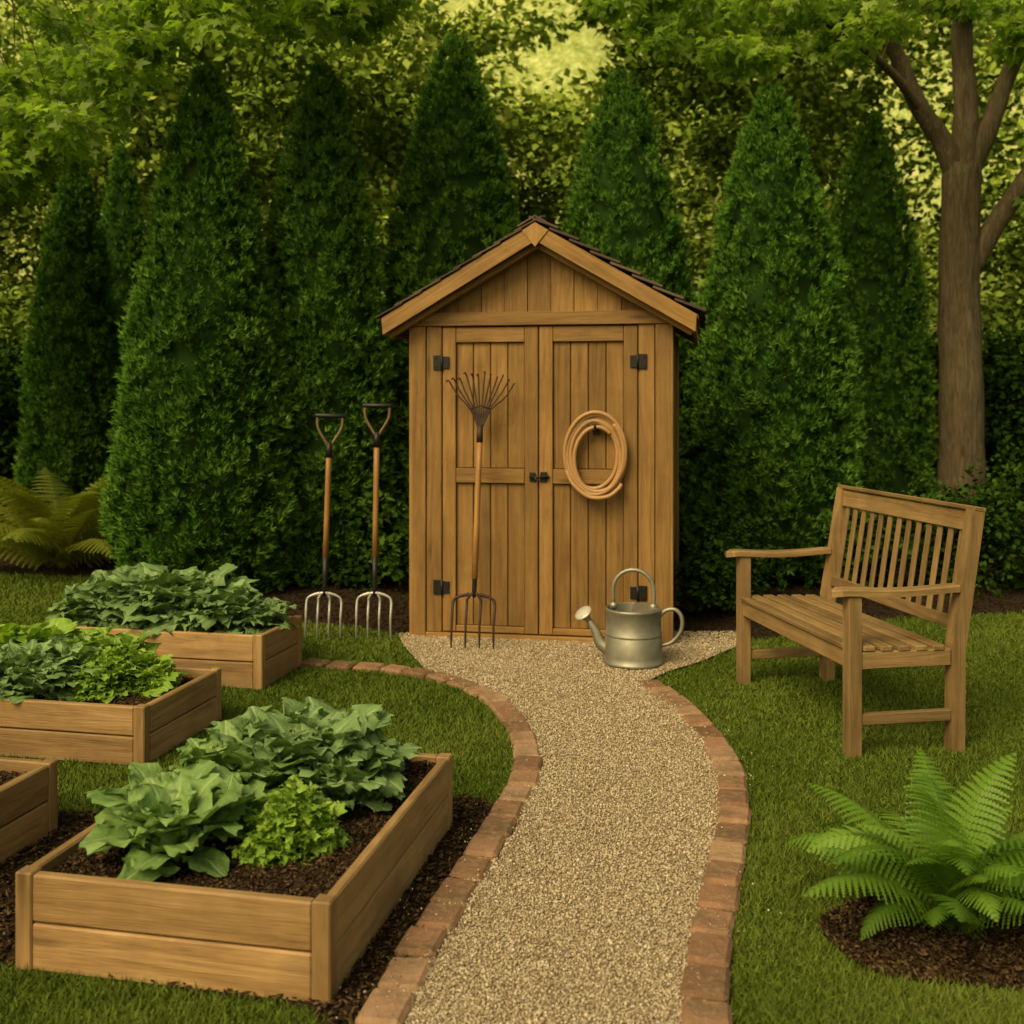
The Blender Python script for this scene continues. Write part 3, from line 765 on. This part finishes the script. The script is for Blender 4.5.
# ------------------------------------------------------------------ arborvitae
blade=np.array([(-.5,.1,0),(.5,.1,0.02),(0,1,-.02)]); bf=np.array([(0,1,2)])
def tuft_template(seed,nb=11):
    r=np.random.default_rng(seed)
    d=np.stack([r.normal(size=nb)*.55,np.ones(nb)*.8,r.normal(size=nb)*.35],-1)
    o=np.stack([np.zeros(nb),r.uniform(0,.4,nb),np.zeros(nb)],-1)
    B=frames(d,r.normal(size=(nb,3)))
    return inst(blade,bf,o,B,np.stack([r.uniform(.15,.22,nb),r.uniform(.6,1,nb),np.ones(nb)],-1))
TT=[tuft_template(i) for i in range(6)]
def prof(t,k):
    x=np.maximum(k*(1-t)**.72,1e-4)
    return (x**-5+1)**(-.2)*np.minimum(1,.78+2.2*t)
def arbor(x,y,H,Rd,dens=1.0,seed=0,kk=1.5):
    e=empty('arborvitae_tree',(x,y,0)); 
    r=np.random.default_rng(seed+50)
    nc=int(1500*dens)
    tg=np.linspace(0,.985,400); wgt=prof(tg,kk)+.08; cdf=np.cumsum(wgt); cdf/=cdf[-1]
    t=np.interp((np.arange(nc)+r.random(nc))/nc,cdf,tg); t=np.clip(t+r.normal(size=nc)*.012,0,.985)
    t=np.concatenate([t,r.uniform(.85,.985,50)])
    a=(np.arange(len(t))*2.39996+r.normal(size=len(t))*.25)%(2*np.pi); ph=r.uniform(0,6,3)
    lump=1+.03*np.sin(3*a+5*t*H+ph[0])+.035*np.sin(5*a-9*t*H+ph[1])+r.normal(size=len(t))*.030
    rad=Rd*prof(t,kk)*lump
    C=np.stack([rad*np.cos(a),rad*np.sin(a),.05+t*(H-.05)],-1); crn=r.normal(0,.15,len(t))+2.5*(lump-1)
    per=10
    P=np.repeat(C,per,0); A=np.repeat(a,per); n=len(P); tt=np.repeat(t,per)
    jit=r.normal(size=(n,3))*np.array([.033,.033,.042])*(1-.5*tt)[:,None]
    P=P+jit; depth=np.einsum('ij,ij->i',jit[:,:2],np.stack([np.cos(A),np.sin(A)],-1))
    d=np.stack([np.cos(A)*.7,np.sin(A)*.7,np.full(n,.7)+tt*1.1],-1)+r.normal(size=(n,3))*.36
    up=np.stack([-np.sin(A),np.cos(A),np.zeros(n)],-1)+r.normal(size=(n,3))*.5
    up=np.cross(d,up)
    B=frames(d,up); sc=r.uniform(.045,.078,n)*(1-.25*tt)
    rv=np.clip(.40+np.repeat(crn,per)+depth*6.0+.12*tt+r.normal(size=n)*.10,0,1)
    parts=[]
    for k in range(6):
        s_=slice(k,None,6); V,F=inst(TT[k][0],TT[k][1],P[s_],B[s_],sc[s_]); parts.append((V,F,np.repeat(rv[s_],len(TT[k][0]))))
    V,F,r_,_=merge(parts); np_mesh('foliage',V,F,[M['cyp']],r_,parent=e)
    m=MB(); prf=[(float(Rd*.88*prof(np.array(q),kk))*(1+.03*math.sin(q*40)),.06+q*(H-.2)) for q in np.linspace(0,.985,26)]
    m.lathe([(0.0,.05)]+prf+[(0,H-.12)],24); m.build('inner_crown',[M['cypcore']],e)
    m=MB(); m.tube([(0,0,-.05),(0,0,.3),(.02,0,H*.6)],[.07,.06,.02],10); m.build('trunk',[M['bark']],e)
for i,(x,y,H,Rd,dn,kk) in enumerate([(-2.26,8.1,3.86,.67,1.2,1.2),(-1.485,8.6,4.02,.49,1,1.7),(-.477,9.2,4.46,.62,1.1,1.7),(.90,9.0,4.11,.60,1.0,1.7),(2.03,8.6,3.85,.63,1.1,1.5),(3.68,11.3,4.36,.58,.9,1.6),(-4.17,10.5,3.74,.46,.8,1.45),(-4.25,12.0,4.18,.38,.6,1.5)]):
    arbor(x,y,H,Rd,dn,i,kk)
# ------------------------------------------------------------------ broadleaf
leafT=np.array([(0,0,0),(.36,.42,.08),(0,1,-.08),(-.36,.42,.08)]); leafF=np.array([(0,1,2,3)])
def maple():
    V=[(0,0,0)];F=[]
    for a,L in((-115,.42),(-58,.72),(0,1.0),(58,.72),(115,.42)):
        ra=R(a); o=len(V)
        for da,l,z in((-30,.5,.03),(0,1,-.10),(30,.5,.03)):
            V.append((math.sin(ra+R(da))*L*l,.0+math.cos(ra+R(da))*L*l,z*L))
        F.append((0,o,o+1,o+2))
    return np.array(V),np.array(F)
mT,mF=maple()
def clumpleaves(C,rads,per,size,T,F_,flat=.6,shell=True,droop=0.0,shade=1.0,base=.42,coff=None):
    n=len(C)*per; Cc=np.repeat(C,per,0); rr=np.repeat(rads,per)
    d=nrm(rng.normal(size=(n,3))); q=rng.random(n)**(.33 if shell else .6)
    P=Cc+d*(rr*q)[:,None]*np.array([1,1,flat])
    dr=d*np.array([1,1,.3])+rng.normal(size=(n,3))*.6+np.array([0,0,-droop])
    up=np.array([[0,0,1.]])+rng.normal(size=(n,3))*.55+d*.4
    V,F=inst(T,F_,P,frames(dr,up),rng.uniform(.6,1.25,n)*size)
    co=rng.normal(0,.16,len(C)) if coff is None else coff
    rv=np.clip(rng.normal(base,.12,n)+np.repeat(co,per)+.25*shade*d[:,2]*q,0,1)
    return V,F,np.repeat(rv,len(T))
C=[];rad=[];co=[]
for i in range(54):
    yq=rng.uniform(15,22); xq=rng.uniform(-.66,.66)*yq; zq=rng.uniform(3.0,8.2)*(.7+.3*yq/20); rq=rng.uniform(1.1,2.0)
    tone=rng.normal(0,.12)
    if abs(xq/yq-.055)<.09 and zq+rq>7.2: continue
    for k in range(int(14*rq)):
        v=nrm(rng.normal(size=3)); q=rng.random()**.35
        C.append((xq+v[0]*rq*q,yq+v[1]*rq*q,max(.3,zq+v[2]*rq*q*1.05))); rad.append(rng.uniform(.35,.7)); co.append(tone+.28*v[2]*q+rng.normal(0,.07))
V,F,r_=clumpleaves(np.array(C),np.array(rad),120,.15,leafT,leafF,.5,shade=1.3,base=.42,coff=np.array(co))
C=[];rad=[];co=[]
for i in range(330):
    y=rng.uniform(23,26.5); x=rng.uniform(-.62,.62)*y; z=rng.uniform(1.0,12.0)
    if abs(x-1.3)<1.7 and z>8.6 and rng.random()<.8: continue
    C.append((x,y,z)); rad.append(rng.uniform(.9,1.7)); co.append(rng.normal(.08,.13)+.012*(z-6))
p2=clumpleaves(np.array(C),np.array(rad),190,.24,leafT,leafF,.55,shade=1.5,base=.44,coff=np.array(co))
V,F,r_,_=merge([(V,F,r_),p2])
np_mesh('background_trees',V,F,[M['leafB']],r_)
C=[];rad=[];co=[]
for i in range(150):
    x=rng.uniform(-10,10); y=rng.uniform(13.6,14.6); z=rng.uniform(.3,2.7)
    C.append((x,y,z)); rad.append(rng.uniform(.5,.9)); co.append(rng.normal(-.22,.1)+.08*z-.1)
V,F,r_=clumpleaves(np.array(C),np.array(rad),200,.13,leafT,leafF,.7,coff=np.array(co))
np_mesh('understorey_shrubs',V,F,[M['leafB']],r_)
C=[];rad=[]
for i in range(240):
    x=rng.uniform(-8,8); y=rng.uniform(12.0,13.2); z=rng.uniform(.1,1.9)
    C.append((x,y,z)); rad.append(rng.uniform(.3,.6))
V,F,r_=clumpleaves(np.array(C),np.array(rad),190,.10,leafT,leafF,.8)
np_mesh('hedge',V,F,[M['leafD']],r_)
def shrub(name,cs,per,size,mat):
    C=[];rad=[]
    for (x,y,z,r0,k) in cs:
        for i in range(k):
            v=nrm(rng.normal(size=3)); q=rng.random()**.4
            C.append((x+v[0]*r0*q,y+v[1]*r0*q*.8,max(.05,z+v[2]*r0*q*.9))); rad.append(r0*rng.uniform(.22,.4))
    V,F,r_=clumpleaves(np.array(C),np.array(rad),per,size,leafT,leafF,.85)
    np_mesh(name,V,F,[mat],r_)
shrub('shrub',[(2.6,8.0,.35,.42,28),(3.2,8.1,.4,.5,34),(3.9,8.2,.45,.55,38),(4.8,8.4,.5,.6,40)],90,.055,M['leafD'])
shrub('shrub',[(1.28,7.0,.25,.28,22),(1.52,7.35,.35,.32,24)],90,.045,M['leafD'])
shrub('shrub',[(5.6,11.6,1.5,.9,60),(5.9,11.4,.9,.9,50)],130,.075,M['leafD'])
shrub('shrub',[(-5.3,10.9,1.3,.7,50),(-5.2,10.9,.6,.6,40)],130,.07,M['leafD'])
shrub('shrub',[(-3.3,10.4,.5,.5,30),(-.95,8.2,.3,.4,24)],110,.06,M['leafD'])
nx=110; X=np.linspace(-70,70,nx); V=[];F=[]
for j,yy in enumerate(np.linspace(29,56,16)):
    for i,xx in enumerate(X): V.append((xx+rng.normal()*.2,yy+rng.normal()*.3,min(1,j/7)**.7*(17.0+1.0*math.sin(xx*.35+1)+.9*math.sin(xx*1.1+j)+rng.normal()*.35)-.1))
for j in range(15):
    for i in range(nx-1): F.append((j*nx+i,j*nx+i+1,(j+1)*nx+i+1,(j+1)*nx+i))
np_mesh('backdrop_hills',V,F,[M['hill']],smooth=True)  # added backdrop bank; its pale colour fills tree gaps like bright sky
def tree(name,limbs,clusters,per,size,base,maxd=2.2):
    e=empty(name,base); m=MB(); bx,by,bz=base; pts_all=[]
    for pts,rs in limbs:
        P=smoothline([(p[0]-bx,p[1]-by,p[2]-bz) for p in pts],6); k=len(P)
        rr=[float(np.interp(i/(k-1),np.linspace(0,1,len(rs)),rs))*(1+.03*math.sin(i*1.7)) for i in range(k)]
        m.tube(P,rr,14); pts_all+=list(zip(P,rr))
    cl=np.array([(c[0]-bx,c[1]-by,c[2]-bz) for c in clusters]); rads=np.array([c[3] for c in clusters])
    limbp=[p for p in pts_all if p[0].z>3.0]
    for ci,c in enumerate(cl):
        cv=Vector(c); q=min(limbp,key=lambda p:(p[0]-cv).length)
        if (q[0]-cv).length<maxd and ci%3==0:
            mid=(q[0]+cv)/2+Vector((random.uniform(-.25,.25),random.uniform(-.25,.25),.15)); m1=(q[0]+mid)/2+Vector((random.uniform(-.1,.1),random.uniform(-.1,.1),.06))
            m.tube(smoothline([q[0],m1,mid,cv],4),[min(.013,q[1]*.5)*(1-i/14) for i in range(13)],6)
        for kk in range(4):
            dv=Vector((random.uniform(-1,1),random.uniform(-1,1),random.uniform(-.5,.5)))*.3
            m.tube([cv,cv+dv*.5+Vector((0,0,.02)),cv+dv],[.004,.003,.0015],5)
    m.build('trunk_and_branches',[M['bark']],e)
    V,F,r_=clumpleaves(cl,rads,per,size,mT,mF,.42,False,.35)
    np_mesh('leaves',V,F,[M['leafL']],r_,parent=e)
y0=11.0
limbs=[([(4.47,y0,-.1),(4.49,y0,.25),(4.49,y0,1.4),(4.47,y0,2.6),(4.50,y0,3.75)],[.31,.235,.215,.20,.185]),
 ([(4.48,y0,3.55),(4.28,y0-.05,3.98),(4.0,y0-.15,4.32),(3.70,y0-.3,4.85),(3.33,y0-.5,5.25),(2.8,y0-.9,5.8)],[.12,.105,.09,.075,.055,.03]),
 ([(4.50,y0,3.65),(4.54,y0,4.3),(4.50,y0,5.1),(4.6,y0,6.4)],[.15,.12,.10,.05]),
 ([(4.53,y0,3.6),(4.76,y0-.05,4.15),(4.95,y0-.1,4.7),(5.35,y0-.3,5.7)],[.12,.10,.08,.04]),
 ([(4.58,y0,2.75),(4.78,y0-.05,3.1),(5.1,y0-.1,3.6),(5.7,y0-.2,4.5),(6.3,y0,5.2)],[.13,.105,.09,.07,.04]),
 ([(4.1,y0-.1,4.2),(3.6,y0-.5,4.55),(2.9,y0-1.1,4.75),(2.0,y0-1.8,4.9)],[.05,.04,.03,.015])]
cls=[]
env_x=[590,630,670,700,740,770,800,850,900,940,1000,1060]; env_y=[5,45,70,45,90,70,55,70,35,10,40,130]
for i in range(190):
    px=rng.uniform(600,1180); d_=rng.uniform(8.6,12.2); r0=rng.uniform(.16,.32)
    lim=np.interp(px,env_x,env_y)-r0*.42*1100/d_
    zmin=1.4+(400-lim)*d_/1100; z=min(zmin+abs(rng.normal(0,.4)),zmin+.9)
    cls.append(((px-512)*d_/1100,d_,z,r0))
for (x,z) in((5.1,3.4),(5.25,3.7),(5.3,4.1),(5.5,3.2)): cls.append((x,10.6,z,.25))
tree('maple_tree',limbs,cls,60,.085,(4.47,y0,0))
y0=8.6
limbs=[([(-6.2,y0,-.1),(-6.2,y0,.3),(-6.15,y0,1.8),(-6.1,y0,3.4)],[.30,.23,.2,.17]),
 ([(-6.1,y0,3.2),(-5.3,y0-.2,4.0),(-4.2,y0-.3,4.7),(-3.0,y0-.4,5.2),(-1.6,y0-.3,5.4)],[.14,.10,.07,.045,.02]),
 ([(-6.1,y0,3.3),(-5.4,y0-.7,3.8),(-4.4,y0-1.1,4.1),(-3.4,y0-1.3,4.5)],[.08,.05,.03,.015]),
 ([(-6.1,y0,3.3),(-6.2,y0,4.8),(-5.8,y0,6.5)],[.15,.1,.05])]
cls=[]
env_x=[-120,0,50,100,130,160,200,250,300,350,385,420]; env_y=[260,212,178,160,108,68,38,62,30,55,35,0]
for i in range(230):
    px=rng.uniform(-140,405) if i%3 else rng.uniform(-60,150); d_=rng.uniform(7.4,9.6); r0=rng.uniform(.15,.30)
    if px>170 and d_>8.0: d_-=.9
    lim=np.interp(px,env_x,env_y)-r0*.42*1100/d_
    zmin=1.4+(400-lim)*d_/1100; z=min(zmin+abs(rng.normal(0,.45)),zmin+1.0)
    if px>170: z=min(z,max(4.8,zmin))
    cls.append(((px-512)*d_/1100,d_,z,r0))
tree('maple_tree',limbs,cls,58,.08,(-6.2,y0,0),1.3)
# ------------------------------------------------------------------ light, world, camera
w_=bpy.data.worlds.new('World'); scene.world=w_; w_.use_nodes=True; nt=w_.node_tree; nt.nodes.clear()
sky=nt.nodes.new('ShaderNodeTexSky'); sky.sky_type='NISHITA'; sky.sun_disc=False
EL,AZ=R(46),R(216)
sky.sun_elevation=EL; sky.sun_rotation=AZ; sky.dust_density=5; sky.air_density=1.2; sky.ozone_density=.6
mx=nt.nodes.new('ShaderNodeMix'); mx.data_type='RGBA'; mx.blend_type='MULTIPLY'; mx.inputs[0].default_value=1
mx.inputs[7].default_value=(1.0,.86,.50,1)
bg=nt.nodes.new('ShaderNodeBackground'); bg.inputs['Strength'].default_value=.15; wo=nt.nodes.new('ShaderNodeOutputWorld')
nt.links.new(sky.outputs[0],mx.inputs[6]); nt.links.new(mx.outputs[2],bg.inputs[0]); nt.links.new(bg.outputs[0],wo.inputs[0])
sl=bpy.data.lights.new('sun','SUN'); sl.energy=2.3; sl.angle=R(30); sl.color=(1,.85,.54)
so=link(bpy.data.objects.new('sun',sl))
dv=Vector((math.sin(AZ)*math.cos(EL),math.cos(AZ)*math.cos(EL),math.sin(EL)))
so.rotation_euler=dv.to_track_quat('Z','Y').to_euler(); so.location=dv*20
cam=bpy.data.cameras.new('camera'); cam.lens=38.67; cam.sensor_width=36; cam.shift_y=-112/1024; cam.clip_end=2000; cam.clip_start=.05
cam.dof.use_dof=True; cam.dof.focus_distance=4.2; cam.dof.aperture_fstop=3.4
co=link(bpy.data.objects.new('camera',cam)); co.location=(0,0,1.4); co.rotation_euler=(R(90),0,0)
scene.camera=co
scene.view_settings.view_transform='Standard'; scene.view_settings.look='None'; scene.view_settings.exposure=0
